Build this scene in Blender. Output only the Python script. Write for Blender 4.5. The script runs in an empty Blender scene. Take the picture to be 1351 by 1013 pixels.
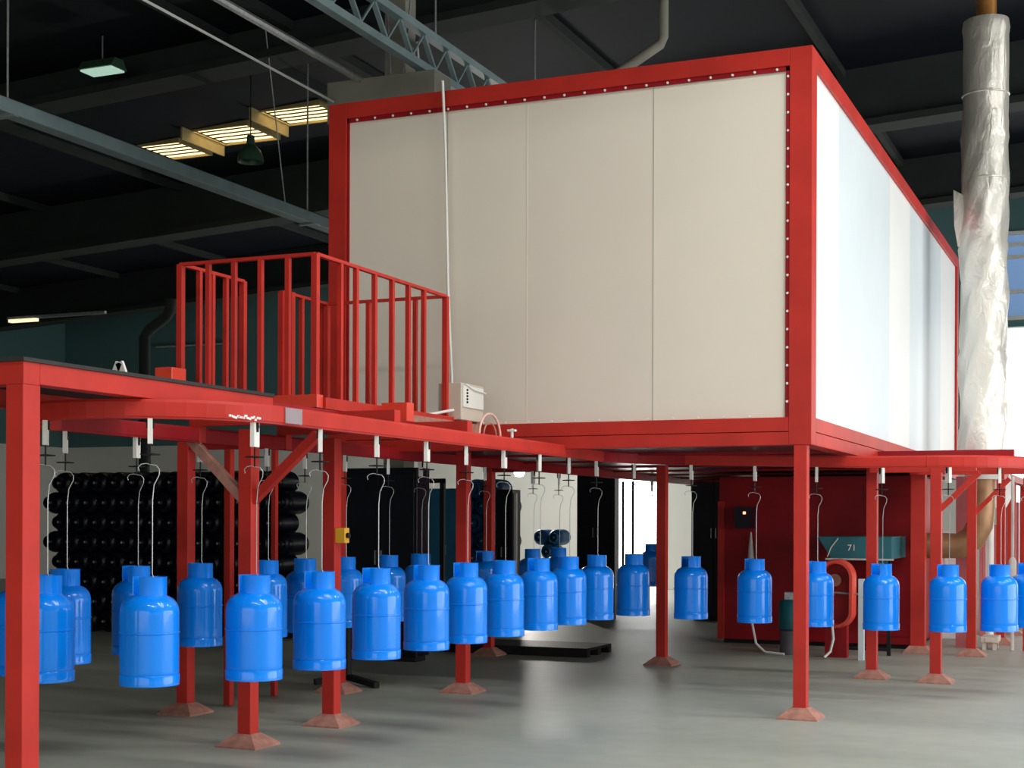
import bpy, bmesh, math, random
from mathutils import Vector, Matrix
random.seed(7)
SC = bpy.context.scene
COL = SC.collection
R = math.radians
# ------------------------------------------------------------------ survey helpers
F = 1930.0; TH = R(23.2); c_, s_ = math.cos(TH), math.sin(TH); CA, CB, H = 2.287, -11.095, 1.5
def L(px, py, Z):
    X = (px-675.5)/F*Z
    return Vector((X*c_-Z*s_+CA, X*s_+Z*c_+CB, H-(py-687)/F*Z))
def G(px, py): return L(px, py, H*F/(py-687))
def PZ(px, py, z): return L(px, py, (z-H)*F/(687-py))
def on_a(a, px):
    u = (px-675.5)/F; A = a-CA
    return A*(c_+u*s_)/(u*c_-s_)+CB
def on_b(b, px):
    u = (px-675.5)/F; B = b-CB
    return B*(u*c_-s_)/(c_+u*s_)+CA
def zat(a, b, py):
    A = a-CA; B = b-CB
    return H-(py-687)/F*(-A*s_+B*c_)

# ------------------------------------------------------------------ materials
MATS = {}
def node_mat(name):
    m = bpy.data.materials.new(name); m.use_nodes = True
    nt = m.node_tree; bs = nt.nodes['Principled BSDF']
    MATS[name] = m
    return m, nt, bs
def paint(name, col, rough=.4, metal=0, var=.12, scale=4, coat=0, bump=0, spec=.5, col2=None):
    m, nt, bs = node_mat(name)
    tc = nt.nodes.new('ShaderNodeTexCoord'); nz = nt.nodes.new('ShaderNodeTexNoise')
    nz.inputs['Scale'].default_value = scale; nz.inputs['Detail'].default_value = 5
    nt.links.new(tc.outputs['Object'], nz.inputs['Vector'])
    rp = nt.nodes.new('ShaderNodeValToRGB')
    c2 = col2 or tuple(min(1, v*(1+var)) for v in col)
    c1 = tuple(v*(1-var) for v in col)
    rp.color_ramp.elements[0].position = .35; rp.color_ramp.elements[1].position = .68
    rp.color_ramp.elements[0].color = (*c1, 1); rp.color_ramp.elements[1].color = (*c2, 1)
    nt.links.new(nz.outputs['Fac'], rp.inputs['Fac']); nt.links.new(rp.outputs['Color'], bs.inputs['Base Color'])
    bs.inputs['Roughness'].default_value = rough; bs.inputs['Metallic'].default_value = metal
    bs.inputs['Coat Weight'].default_value = coat; bs.inputs['Coat Roughness'].default_value = .045
    bs.inputs['Specular IOR Level'].default_value = spec
    if bump:
        bp = nt.nodes.new('ShaderNodeBump'); bp.inputs['Strength'].default_value = bump; bp.inputs['Distance'].default_value = .02
        nt.links.new(nz.outputs['Fac'], bp.inputs['Height']); nt.links.new(bp.outputs['Normal'], bs.inputs['Normal'])
    return m
def glow(name, col, st):
    m, nt, bs = node_mat(name)
    bs.inputs['Base Color'].default_value = (*col, 1); bs.inputs['Emission Color'].default_value = (*col, 1)
    bs.inputs['Emission Strength'].default_value = st
    return m
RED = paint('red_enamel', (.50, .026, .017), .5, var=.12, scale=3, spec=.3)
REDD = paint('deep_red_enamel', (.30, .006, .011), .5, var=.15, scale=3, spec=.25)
FOOT = paint('rusty_primer', (.40, .19, .145), .7, var=.2, scale=14)
BLUE = paint('blue_gloss_paint', (.0, .235, .95), .36, var=.03, scale=5, coat=.7, spec=.15)
BLUED = paint('dull_blue_paint', (.0, .085, .22), .5, var=.2, scale=6)
BLUEM = paint('teal_blue_paint', (.01, .15, .30), .5)
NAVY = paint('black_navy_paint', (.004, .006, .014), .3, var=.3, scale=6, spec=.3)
CREAM = paint('cream_panel', (.80, .735, .635), .55, var=.02, scale=1.2)
CREAM2 = paint('cream_panel_warm', (.78, .71, .62), .55, var=.02, scale=1.2)
WHITEP = paint('white_panel', (.86, .88, .88), .5, var=.02, scale=1)
WHITEB = paint('pale_blue_reflection_tint', (.70, .78, .83), .5, var=.03, scale=1)  # reflection tint for booth side panels; reused on the pale upright
SEAM = paint('seam_grey', (.42, .40, .36), .7, var=.1)
GALV = paint('galvanised_steel', (.55, .57, .57), .38, .75, var=.12, scale=20)
WHITE = paint('white_plastic', (.80, .80, .77), .5, var=.03)
STEELM = paint('matt_grey_steel', (.30, .24, .27), .7)
WIRE = paint('dull_wire', (.42, .43, .43), .4, .7)
BLACK = paint('black_steel', (.008, .008, .01), .55, var=.3, spec=.3)
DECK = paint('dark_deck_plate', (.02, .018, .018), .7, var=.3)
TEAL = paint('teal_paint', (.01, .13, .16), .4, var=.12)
TEALL = paint('pale_teal_truss_paint', (.27, .37, .39), .5, var=.1)
ORANGE = paint('orange_red_paint', (.78, .06, .03), .35, var=.08, coat=.3)
YELLOW = paint('yellow_plastic', (.85, .45, .02), .45, var=.05)
BEIGE = paint('beige_cabinet_paint', (.62, .55, .46), .5, var=.04)
TAN = paint('tan_pipe', (.36, .20, .10), .4, .3, var=.15)
COPPER = paint('copper_pipe', (.60, .27, .08), .4, .6, var=.2, scale=6)
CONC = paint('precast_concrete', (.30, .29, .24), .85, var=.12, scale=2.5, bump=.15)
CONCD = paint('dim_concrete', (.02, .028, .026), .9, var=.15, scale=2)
BRASS = paint('brass', (.6, .4, .12), .35, .9, var=.1)
GREENP = paint('green_enamel_shade', (.04, .10, .06), .4, var=.1)
SKYL = glow('warm_skylight_glass', (1.0, .74, .38), 2.3)
WINB = glow('bright_doorway_daylight', (1.0, .97, .95), 6)
WINR = glow('bright_yard_daylight', (1.0, .97, .93), 2.2)
WINS = glow('bluish_window_glass', (.13, .22, .38), 1.0)
LAMPW = glow('white_lamp_glass', (1, 1, 1), 14)
LAMPG = glow('greenish_lamp_tube', (.45, .68, .55), .75)
LAMPF = glow('warm_lamp_tube', (1, .8, .5), 1.2)
REDL = glow('red_pilot_light', (1, .25, .15), 4)
def foil():
    m, nt, bs = node_mat('crumpled_foil')
    tc = nt.nodes.new('ShaderNodeTexCoord'); mp = nt.nodes.new('ShaderNodeMapping'); mp.inputs['Scale'].default_value = (3, 3, 1.6)
    v = nt.nodes.new('ShaderNodeTexNoise'); v.inputs['Scale'].default_value = 3.2; v.inputs['Detail'].default_value = 7; v.inputs['Distortion'].default_value = 1.2
    nt.links.new(tc.outputs['Object'], mp.inputs['Vector']); nt.links.new(mp.outputs['Vector'], v.inputs['Vector'])
    bp = nt.nodes.new('ShaderNodeBump'); bp.inputs['Strength'].default_value = .3; bp.inputs['Distance'].default_value = .05
    nt.links.new(v.outputs['Fac'], bp.inputs['Height']); nt.links.new(bp.outputs['Normal'], bs.inputs['Normal'])
    bs.inputs['Base Color'].default_value = (.86, .82, .75, 1); bs.inputs['Metallic'].default_value = .6; bs.inputs['Roughness'].default_value = .34
    return m
FOIL = foil()
def floor_mat():
    m, nt, bs = node_mat('polished_concrete_floor')
    tc = nt.nodes.new('ShaderNodeTexCoord')
    n1 = nt.nodes.new('ShaderNodeTexNoise'); n1.inputs['Scale'].default_value = .55; n1.inputs['Detail'].default_value = 6
    n2 = nt.nodes.new('ShaderNodeTexNoise'); n2.inputs['Scale'].default_value = 6; n2.inputs['Detail'].default_value = 8
    mp = nt.nodes.new('ShaderNodeMapping'); mp.inputs['Scale'].default_value = (.35, 1.6, 1)
    nt.links.new(tc.outputs['Object'], mp.inputs['Vector']); nt.links.new(mp.outputs['Vector'], n1.inputs['Vector']); nt.links.new(tc.outputs['Object'], n2.inputs['Vector'])
    mx = nt.nodes.new('ShaderNodeMix'); mx.inputs[0].default_value = .3
    nt.links.new(n1.outputs['Fac'], mx.inputs[2]); nt.links.new(n2.outputs['Fac'], mx.inputs[3])
    rp = nt.nodes.new('ShaderNodeValToRGB'); rp.color_ramp.elements[0].position = .36; rp.color_ramp.elements[1].position = .66
    rp.color_ramp.elements[0].color = (.31, .34, .29, 1); rp.color_ramp.elements[1].color = (.42, .445, .385, 1)
    nt.links.new(mx.outputs[0], rp.inputs['Fac']); nt.links.new(rp.outputs['Color'], bs.inputs['Base Color'])
    r2 = nt.nodes.new('ShaderNodeMapRange'); r2.inputs['To Min'].default_value = .38; r2.inputs['To Max'].default_value = .6
    nt.links.new(n1.outputs['Fac'], r2.inputs['Value']); nt.links.new(r2.outputs['Result'], bs.inputs['Roughness'])
    return m
FLOOR = floor_mat()
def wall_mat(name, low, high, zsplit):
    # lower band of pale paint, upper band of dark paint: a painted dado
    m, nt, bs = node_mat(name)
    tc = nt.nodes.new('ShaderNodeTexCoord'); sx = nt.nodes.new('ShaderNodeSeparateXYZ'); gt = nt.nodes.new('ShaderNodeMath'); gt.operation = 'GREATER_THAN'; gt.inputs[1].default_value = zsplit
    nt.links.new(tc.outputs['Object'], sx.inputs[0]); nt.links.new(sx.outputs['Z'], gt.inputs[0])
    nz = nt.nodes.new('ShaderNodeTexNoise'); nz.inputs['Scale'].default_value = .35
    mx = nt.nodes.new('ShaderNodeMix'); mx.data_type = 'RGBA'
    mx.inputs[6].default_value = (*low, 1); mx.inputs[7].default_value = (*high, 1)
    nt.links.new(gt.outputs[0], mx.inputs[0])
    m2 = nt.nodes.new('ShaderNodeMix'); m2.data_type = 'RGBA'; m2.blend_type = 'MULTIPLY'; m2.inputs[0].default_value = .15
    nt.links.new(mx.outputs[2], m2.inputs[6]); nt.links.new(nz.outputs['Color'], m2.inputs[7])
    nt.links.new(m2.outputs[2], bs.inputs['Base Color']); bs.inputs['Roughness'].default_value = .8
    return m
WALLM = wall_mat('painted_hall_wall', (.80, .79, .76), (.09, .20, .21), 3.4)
ROOFM = paint('dark_roof_sheet', (.006, .009, .016), .7, var=.25, scale=.6, spec=.2)

# ------------------------------------------------------------------ mesh builder
def wloc(o):
    v = Vector((0, 0, 0))
    while o: v = v+o.location; o = o.parent
    return v
class MB:
    def __init__(s): s.bm = bmesh.new()
    def face(s, vs):
        try: return s.bm.faces.new(vs)
        except ValueError: return None
    def box(s, x0, x1, y0, y1, z0, z1):
        v = [s.bm.verts.new((x, y, z)) for z in (z0, z1) for x, y in ((x0, y0), (x1, y0), (x1, y1), (x0, y1))]
        for f in ((3, 2, 1, 0), (4, 5, 6, 7), (0, 1, 5, 4), (1, 2, 6, 5), (2, 3, 7, 6), (3, 0, 4, 7)): s.face([v[i] for i in f])
        return s
    def bar(s, p, q, w, h, up=(0, 0, 1)):
        p = Vector(p); q = Vector(q); d = (q-p).normalized(); up = Vector(up)
        sd = d.cross(up)
        if sd.length < 1e-4: sd = Vector((1, 0, 0))
        sd.normalize(); u = sd.cross(d).normalized()
        v = []
        for o in (p, q):
            for a, b in ((-1, -1), (1, -1), (1, 1), (-1, 1)): v.append(s.bm.verts.new(o+sd*a*w/2+u*b*h/2))
        for f in ((3, 2, 1, 0), (4, 5, 6, 7), (0, 1, 5, 4), (1, 2, 6, 5), (2, 3, 7, 6), (3, 0, 4, 7)): s.face([v[i] for i in f])
        return s
    def tube(s, pts, r, seg=8, cap=True):
        pts = [Vector(p) for p in pts]; rings = []; n = len(pts); pu = None
        rr = r if isinstance(r, (list, tuple)) else [r]*n
        for i, p in enumerate(pts):
            d = (pts[min(i+1, n-1)]-pts[max(i-1, 0)]).normalized()
            if pu is None:
                pu = d.orthogonal().normalized()
            else:
                pu = (pu-d*pu.dot(d)).normalized()
            w = d.cross(pu)
            rings.append([s.bm.verts.new(p+(pu*math.cos(2*math.pi*k/seg)+w*math.sin(2*math.pi*k/seg))*rr[i]) for k in range(seg)])
        for a, b in zip(rings, rings[1:]):
            for k in range(seg): s.face([a[k], a[(k+1) % seg], b[(k+1) % seg], b[k]])
        if cap: s.face(rings[0][::-1]); s.face(rings[-1])
        return s
    def lathe(s, prof, cx=0, cy=0, cz=0, seg=32, a0=0, a1=360, axis='z'):
        full = abs(a1-a0) >= 360; m = seg if full else seg+1; rings = []
        for r, z in prof:
            ring = []
            for k in range(m):
                t = R(a0+(a1-a0)*k/seg)
                x, y = r*math.cos(t), r*math.sin(t)
                co = (cx+x, cy+y, cz+z) if axis == 'z' else ((cx+x, cy+z, cz+y) if axis == 'y' else (cx+z, cy+x, cz+y))
                ring.append(s.bm.verts.new(co))
            rings.append(ring)
        for a, b in zip(rings, rings[1:]):
            for k in range(seg if full else seg):
                s.face([a[k], a[(k+1) % m], b[(k+1) % m], b[k]])
        if full and prof[0][0] > 1e-5 and prof[0] != prof[-1]: s.face(rings[0][::-1])
        if full and prof[-1][0] > 1e-5 and prof[0] != prof[-1]: s.face(rings[-1])
        if not full and prof[0] == prof[-1]:
            s.face([r[0] for r in rings[:-1]]); s.face([r[-1] for r in rings[:-1]])
        return s
    def sweep(s, pts, prof):
        # prof: (side, up) polygon; pts: path mostly in plan
        pts = [Vector(p) for p in pts]; n = len(pts); rings = []
        for i, p in enumerate(pts):
            d = pts[min(i+1, n-1)]-pts[max(i-1, 0)]; d.z = 0; d.normalize()
            sd = Vector((d.y, -d.x, 0))
            rings.append([s.bm.verts.new(p+sd*a+Vector((0, 0, b))) for a, b in prof])
        m = len(prof)
        for a, b in zip(rings, rings[1:]):
            for k in range(m): s.face([a[k], a[(k+1) % m], b[(k+1) % m], b[k]])
        s.face(rings[0][::-1]); s.face(rings[-1])
        return s
    def quad(s, *ps): s.face([s.bm.verts.new(p) for p in ps]); return s
    def prism(s, poly, axis, t0, t1):
        # poly in the two other axes
        def mk(p, t): return {'x': (t, p[0], p[1]), 'y': (p[0], t, p[1]), 'z': (p[0], p[1], t)}[axis]
        a = [s.bm.verts.new(mk(p, t0)) for p in poly]; b = [s.bm.verts.new(mk(p, t1)) for p in poly]
        s.face(a[::-1]); s.face(b); m = len(poly)
        for k in range(m): s.face([a[k], a[(k+1) % m], b[(k+1) % m], b[k]])
        return s
    def build(s, name, mat, parent=None, smooth=False, bevel=0):
        bmesh.ops.remove_doubles(s.bm, verts=s.bm.verts, dist=1e-6)
        bmesh.ops.recalc_face_normals(s.bm, faces=s.bm.faces)
        if parent is not None:
            bmesh.ops.translate(s.bm, verts=s.bm.verts, vec=-wloc(parent))
        me = bpy.data.meshes.new(name); s.bm.to_mesh(me); s.bm.free()
        me.materials.append(mat)
        if smooth:
            for p in me.polygons: p.use_smooth = True
            me.set_sharp_from_angle(angle=R(40))
        o = bpy.data.objects.new(name, me); COL.objects.link(o); o.parent = parent
        if bevel:
            b = o.modifiers.new('bevel', 'BEVEL'); b.width = bevel; b.segments = 2; b.limit_method = 'ANGLE'
        return o
def tag(o, label=None, cat=None, group=None, kind=None):
    if label: o['label'] = label
    if cat: o['category'] = cat
    if group: o['group'] = group
    if kind: o['kind'] = kind
    return o
def thing(name, loc, label, cat, group=None):
    o = bpy.data.objects.new(name, None); COL.objects.link(o); o.location = loc; o.empty_display_size = .1
    return tag(o, label, cat, group)
def struct(o): o['kind'] = 'structure'; return o
def copy_tree(o, parent=None):
    c = o.copy(); COL.objects.link(c); c.parent = parent
    for ch in [x for x in KIDS.get(o.name, [])]: copy_tree(ch, c)
    return c
KIDS = {}
def index_kids():
    KIDS.clear()
    for x in bpy.data.objects:
        if x.parent: KIDS.setdefault(x.parent.name, []).append(x)

# ------------------------------------------------------------------ hall shell
WB = 20.0; WL = -24.0; WR = 11.5; WF = -18.0
def roofz(a): return 8.15+.055*a
struct(MB().box(WL-.3, WR+.3, WF-.3, WB+.3, -.2, 0).build('floor', FLOOR))
# roof with three openings for skylights
SKY = [((183, 172), (232, 164), (270, 180), (225, 191)), ((258, 158), (322, 145), (360, 165), (298, 176)), ((345, 137), (415, 126), (452, 142), (385, 157))]
holes = []
for q in SKY:
    zz = roofz(-7.5)
    pts = [PZ(x, y, zz) for x, y in q]
    a0 = (pts[0].x+pts[3].x)/2; a1 = (pts[1].x+pts[2].x)/2; b1 = (pts[0].y+pts[1].y)/2; b0 = (pts[2].y+pts[3].y)/2
    holes.append((min(a0, a1), max(a0, a1), min(b0, b1), max(b0, b1)))
hb0 = min(h[2] for h in holes); hb1 = max(h[3] for h in holes)
print('holes', [[round(v, 2) for v in h] for h in holes])
m = MB()
def roofbox(a0, a1, b0, b1, t=.12):
    v = [m.bm.verts.new((a, b, roofz(a)+dz)) for dz in (0, t) for a, b in ((a0, b0), (a1, b0), (a1, b1), (a0, b1))]
    for f in ((3, 2, 1, 0), (4, 5, 6, 7), (0, 1, 5, 4), (1, 2, 6, 5), (2, 3, 7, 6), (3, 0, 4, 7)): m.face([v[i] for i in f])
roofbox(WL-.3, WR+.3, WF-.3, hb0); roofbox(WL-.3, WR+.3, hb1, WB+.3)
xs = [WL-.3]+[v for h in holes for v in (h[0], h[1])]+[WR+.3]
for i in range(0, len(xs), 2): roofbox(xs[i], xs[i+1], hb0, hb1)
for i, h in enumerate(holes):
    if h[2] > hb0+.01: roofbox(h[0], h[1], hb0, h[2])
    if h[3] < hb1-.01: roofbox(h[0], h[1], h[3], hb1)
struct(m.build('ceiling', ROOFM))
WELL = paint('skylight_well_board', (.45, .36, .16), .8, var=.1)
words = ['leftmost warm glowing roof skylight over the left side of the hall', 'middle warm glowing roof skylight with slatted bars between its two neighbours', 'warm glowing roof skylight nearest the red edged booth']
for i, h in enumerate(holes):
    z0 = roofz((h[0]+h[1])/2)
    t = thing('skylight', ((h[0]+h[1])/2, (h[2]+h[3])/2, z0), words[i], 'skylight', 'roof skylights')
    w = MB(); e = .03; zb = z0; zt = z0+.03
    w.box(h[0]-e, h[0], h[2]-e, h[3]+e, zb-.05, zt).box(h[1], h[1]+e, h[2]-e, h[3]+e, zb-.05, zt).box(h[0], h[1], h[2]-e, h[2], zb-.05, zt).box(h[0], h[1], h[3], h[3]+e, zb-.05, zt)
    w.build('well', WELL, t)
    MB().box(h[0], h[1], h[2], h[3], zt-.04, zt-.02).build('glazing', SKYL, t)
    if i: MB().box(h[0]-.05, h[0]-.02, h[2]-.25, h[3], zb-.22, zb+.01).build('side_fin', WELL, t)
    for k in range(1, 5):
        b = h[2]+(h[3]-h[2])*k/5
        MB().box(h[0], h[1], b-.006, b+.006, zt-.06, zt-.04).build('glazing_bar', BLACK, t)
# back wall: doorway of daylight + bright yard gate right + blue clerestory
DA0, DA1, DZ = on_b(WB, 814), on_b(WB, 874), 2.5
GA0 = on_b(WB, 1316)
print('door', DA0, DA1, 'gate', GA0)
m = MB()
T = .25
m.box(WL, DA0, WB, WB+T, 0, 9).box(DA1, GA0, WB, WB+T, 0, 9).box(DA0, DA1, WB, WB+T, DZ, 9)
m.box(GA0, WR, WB, WB+T, 7.35, 9).box(GA0, WR, WB, WB+T, 5.45, 5.6).box(WR-.4, WR, WB, WB+T, 0, 7.35)
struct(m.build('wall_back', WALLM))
struct(MB().box(DA0, DA1, WB+T-.02, WB+T, 0, DZ).build('door_1', WINB))
struct(MB().box(GA0, WR-.4, WB+T-.02, WB+T, 0, 5.45).build('door_2', WINR))
struct(MB().box(GA0, WR-.4, WB+T-.02, WB+T, 5.6, 7.35).build('window_1', WINS))
m = MB()
for z in (5.62, 6.15, 6.85, 7.1, 7.33): m.box(GA0, WR-.4, WB-.06, WB+.02, z-.035, z+.035)
struct(m.build('trim_1', WHITE))
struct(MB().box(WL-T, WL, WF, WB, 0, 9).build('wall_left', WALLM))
# right wall with open gate and a high window band; front wall with gate and windows
RG0, RG1, RGZ = -4.5, 9.5, 4.4
m = MB().box(WR, WR+T, WF, RG0, 0, 9).box(WR, WR+T, RG1, WB, 0, 9).box(WR, WR+T, RG0, RG1, RGZ, 9)
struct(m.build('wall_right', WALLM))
FG0, FG1, FGZ = -7.0, 7.0, 5.2
m = MB().box(WL, FG0, WF-T, WF, 0, 9).box(FG1, WR, WF-T, WF, 0, 9).box(FG0, FG1, WF-T, WF, FGZ, 9)
struct(m.build('wall_front', WALLM))
# outside apron so the open gates look onto ground
YARD = paint('sunlit_yard', (.45, .43, .40), .9, var=.1, scale=.5)
tag(MB().box(WR+.3, 60, -60, 60, -.25, -.05).box(WL, WR+.3, -60, WF-.3, -.25, -.05).build('yard_ground', YARD), kind='structure')

# rafters
for i, b in enumerate((-12.4, -6.7, -1.0, 4.7, 10.4, 16.1)):
    m = MB()
    up = .45 if b == 4.7 else 0
    def rz(a): return roofz(a)-.9+up
    for w, z0, z1 in ((.24, 0, .10), (.07, .10, .90-up)):
        v = [m.bm.verts.new((a, bb, rz(a)+z)) for z in (z0, z1) for a, bb in ((WL, b-w), (WR, b-w), (WR, b+w), (WL, b+w))]
        for f in ((3, 2, 1, 0), (4, 5, 6, 7), (0, 1, 5, 4), (1, 2, 6, 5), (2, 3, 7, 6), (3, 0, 4, 7)): m.face([v[k] for k in f])
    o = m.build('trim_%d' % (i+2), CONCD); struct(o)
# a few roof purlins
m = MB()
for k in range(12):
    a = -22+k*2.9
    if any(h[0]-.15 < a < h[1]+.15 for h in holes): a = holes[0][0]-.35 if a < holes[1][0] else holes[2][1]+.35
    m.box(a-.05, a+.05, WF, WB, roofz(a)-.12, roofz(a)+.005)
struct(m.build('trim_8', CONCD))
# concrete column + cantilever beam seen behind the booth
c0 = L(526, 60, 16.2)
t = thing('concrete_column', (c0.x, c0.y, 0), 'pale precast concrete column rising behind the lattice truss', 'column')
MB().box(c0.x-.125, c0.x+.125, c0.y-.125, c0.y+.125, 0, 8.3).build('shaft', CONC, t)
p1 = L(562, 112, 15.4)
MB().box(on_b(p1.y-.1, 430), p1.x+.13, p1.y-.1, p1.y+.30, zat(p1.x, p1.y, 140)-.1, zat(p1.x, p1.y, 97)).build('beam', CONC, t)

# ------------------------------------------------------------------ high level services
# hung cable tray / duct on the left
t0, t1 = L(0, 131, 14), L(437, 300, 20.3)
za = 5.5; ta = t0.x
bb0 = on_a(ta, -40); bb1 = on_a(ta, 470)
t = thing('service_duct', (ta, bb0, za), 'long grey duct hung on rods across the upper left hall', 'duct')
MB().box(ta-.09, ta+.09, bb0, bb1, za-.12, za+.02).build('channel', TEALL, t, bevel=.01)
MB().box(ta-.10, ta-.02, bb0, bb1, za+.02, za+.07).build('lip', CONCD, t)
for px in (8, 404):
    b = on_a(ta, px); MB().tube([(ta, b, za+.02), (ta, b, roofz(ta))], .012, 6).build('hanging_rod', GALV, t)
    MB().box(ta-.11, ta+.11, b-.03, b+.03, za-.14, za-.12).build('clamp', GALV, t)
b = on_a(ta, 375); MB().tube([(ta, b, za+.02), (ta, b-.5, roofz(ta))], .008, 6).build('hanging_rod', GALV, t)
# straight conduit and thin cable
def along(name, p, q, z, r, mat, label, cat, ext=0):
    A = PZ(*p, z); B = PZ(*q, z); d = (B-A).normalized()
    t = MB().tube([A-d*ext, B+d*.6], r, 8); o = t.build(name, mat, None, True); return tag(o, label, cat)
along('conduit_pipe', (286, 0), (515, 130), 6.2, .04, GALV, 'grey conduit pipe running across under the dark roof beside the truss', 'pipe', 2)
along('cable', (170, -8), (430, 131), 6.0, .013, WHITE, 'thin pale cable stretched beneath the roof towards the skylights', 'cable', 2)
# lattice truss
A0 = PZ(411, 0, 6.3); B0 = PZ(607, 120, 6.3)
tx = (A0.x+B0.x)/2; y0 = A0.y-3; y1 = B0.y+3.2
t = thing('lattice_truss', (tx, y0, 6.3), 'pale grey lattice truss crossing above the booth top edge', 'truss')
hz = zat(tx, on_a(tx, 520), 40)
MB().box(tx-.05, tx+.05, y0, y1, 6.26, 6.34).build('lower_chord', TEALL, t)
zu = 6.68
MB().box(tx-.05, tx+.05, y0, y1, zu-.04, zu+.04).build('upper_chord', TEALL, t)
n = 17
for k in range(n):
    ya = y0+(y1-y0)*k/n; yb = y0+(y1-y0)*(k+1)/n; ym = (ya+yb)/2
    MB().bar((tx, ya, 6.34), (tx, ym, zu-.04), .02, .02).build('web_bar', TEALL, t)
    MB().bar((tx, ym, zu-.04), (tx, yb, 6.34), .05, .03).build('web_bar', TEALL, t)
for yy in (y0+2, y0+5.5, y1-1): MB().tube([(tx, yy, zu), (tx, yy, roofz(tx))], .012, 6).build('hanging_rod', GALV, t)
# two short hanger rods above booth
for i, (pa, pb) in enumerate((((512, 90), (515, 130)), ((532, 86), (526, 130)))):
    a = L(*pa, 15.5); b = L(*pb, 15.5); a2 = a+(a-b)*3.2; a2.z = roofz(a2.x)
    tag(MB().tube([b, a2], .012, 6).build('hanging_rod', GALV), ['left', 'right'][i]+' of two thin pale rods hanging down behind the booth top', 'rod')
tag(MB().tube([L(550, 78, 18), L(546, 30, 18), L(542, -60, 18)], .015, 6).build('hanging_cable', WHITE), 'pale loose cable hanging in front of the concrete column', 'cable')
# bent ducts
def duct(name, pts, Z, r, mat, label):
    return tag(MB().tube([L(x, y, Z) for x, y in pts], r, 14).build(name, mat, None, True), label, 'duct')
duct('bent_duct', [(873, -130), (873, 15), (873, 48), (869, 58), (840, 78), (815, 95), (790, 112)], 17.5, .06, CONC, 'beige bent duct rising above the booth roof edge')
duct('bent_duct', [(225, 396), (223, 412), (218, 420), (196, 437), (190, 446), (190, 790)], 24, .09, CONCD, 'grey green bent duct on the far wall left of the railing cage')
# lamps
q = L(133, 95, 18.5)
t = thing('strip_lamp', q, 'glowing greenish strip lamp in the black upper left roof', 'lamp')
MB().prism([(q.y-.08, q.z+.12), (q.y+.08, q.z+.12), (q.y+.16, q.z), (q.y-.16, q.z)], 'x', q.x-.26, q.x+.26).build('housing', GREENP, t)
MB().box(q.x-.24, q.x+.24, q.y-.13, q.y+.13, q.z-.02, q.z).build('diffuser', LAMPG, t)
MB().tube([(q.x, q.y, q.z+.12), (q.x, q.y, roofz(q.x))], .01, 6).build('stem', GALV, t)
q = L(329, 215, 20)
t = thing('pendant_lamp', q, 'dark green bell shaped pendant lamp below the skylights', 'lamp')
MB().lathe([(.18, 0), (.17, .08), (.13, .17), (.06, .23), (.05, .36), (0, .37), (.04, .34), (.05, .22), (.12, .16), (.16, .08), (.18, 0)], q.x, q.y, q.z, 24).build('lamp_shade', GREENP, t, True)
MB().tube([(q.x, q.y, q.z+.37), (q.x, q.y, roofz(q.x))], .008, 6).build('cord', BLACK, t)
q = L(30, 425, 26)
t = thing('far_strip_lamp', q, 'small warm strip lamp glowing near the left edge above the red platform', 'lamp')
MB().bar(q+Vector((-.3, 0, 0)), q+Vector((.3, 0, 0)), .1, .05).build('diffuser', LAMPF, t)
MB().bar(q+Vector((-.35, 0, .05)), q+Vector((1.8, 0, .05)), .06, .05).build('rail', GALV, t)
q = L(685, 621, 29)
t = thing('wall_lamp', q, 'round brilliant white lamp glowing beyond the conveyor under the booth', 'lamp')
WLQ = q.copy()
MB().lathe([(0, -.12), (.08, -.1), (.12, 0), (.08, .1), (0, .12)], q.x, q.y, q.z, 20).build('globe', LAMPW, t, True)
MB().lathe([(.05, .1), (.05, .22), (.14, .24), (.14, .28)], q.x, q.y, q.z, 16).build('cap', BLACK, t)
MB().tube([(q.x, q.y, q.z+.28), (q.x, q.y, roofz(q.x))], .01, 6).build('cord', BLACK, t)
# pipes seen through the cage, on the far wall
for k, (px0, py0, px1, py1) in enumerate(((205, 459, 300, 450), (300, 383, 432, 366), (213, 395, 330, 392))):
    a0 = on_b(WB-.1, px0); a1 = on_b(WB-.1, px1); z0 = zat(a0, WB-.1, py0)
    tag(MB().tube([(a0, WB-.08, z0), (a1, WB-.08, z0)], .035, 8).build('wall_pipe', GALV, None, True), ['pale horizontal wall pipe just left of the railing cage', 'high pale horizontal wall pipe seen through the railing cage', 'short grey wall pipe beside the bent duct on far wall'][k], 'pipe')

# ------------------------------------------------------------------ the booth
BW, BD, ZB, ZP0, ZP1, ZT = 4.22, 9.8, 2.087, 2.30, 4.985, 5.12
t = booth = thing('spray_booth', (-BW/2, BD/2, ZB), 'huge cream panelled booth with red steel frame raised on posts', 'booth')
pw = .175
for (a, b, nm) in ((-BW, 0, 0), (-pw, 0, 0), (-BW, BD-pw, 0), (-pw, BD-pw, 0)):
    MB().box(a, a+pw, b, b+pw, ZB, ZT).build('corner_post', RED, t, bevel=.004)
def ring(z0, z1, d, nm):
    MB().box(-BW+pw, -pw, 0, d, z0, z1).build(nm, RED, t, bevel=.003)
    MB().box(-BW+pw, -pw, BD-d, BD, z0, z1).build(nm, RED, t)
    MB().box(-d, 0, pw, BD-pw, z0, z1).build(nm, RED, t, bevel=.003)
    MB().box(-BW, -BW+d, pw, BD-pw, z0, z1).build(nm, RED, t)
ring(ZP1, ZT, .12, 'top_beam'); ring(ZB, ZB+.10, .14, 'bottom_beam'); ring(ZB+.105, ZP0, .13, 'bottom_beam')
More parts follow.
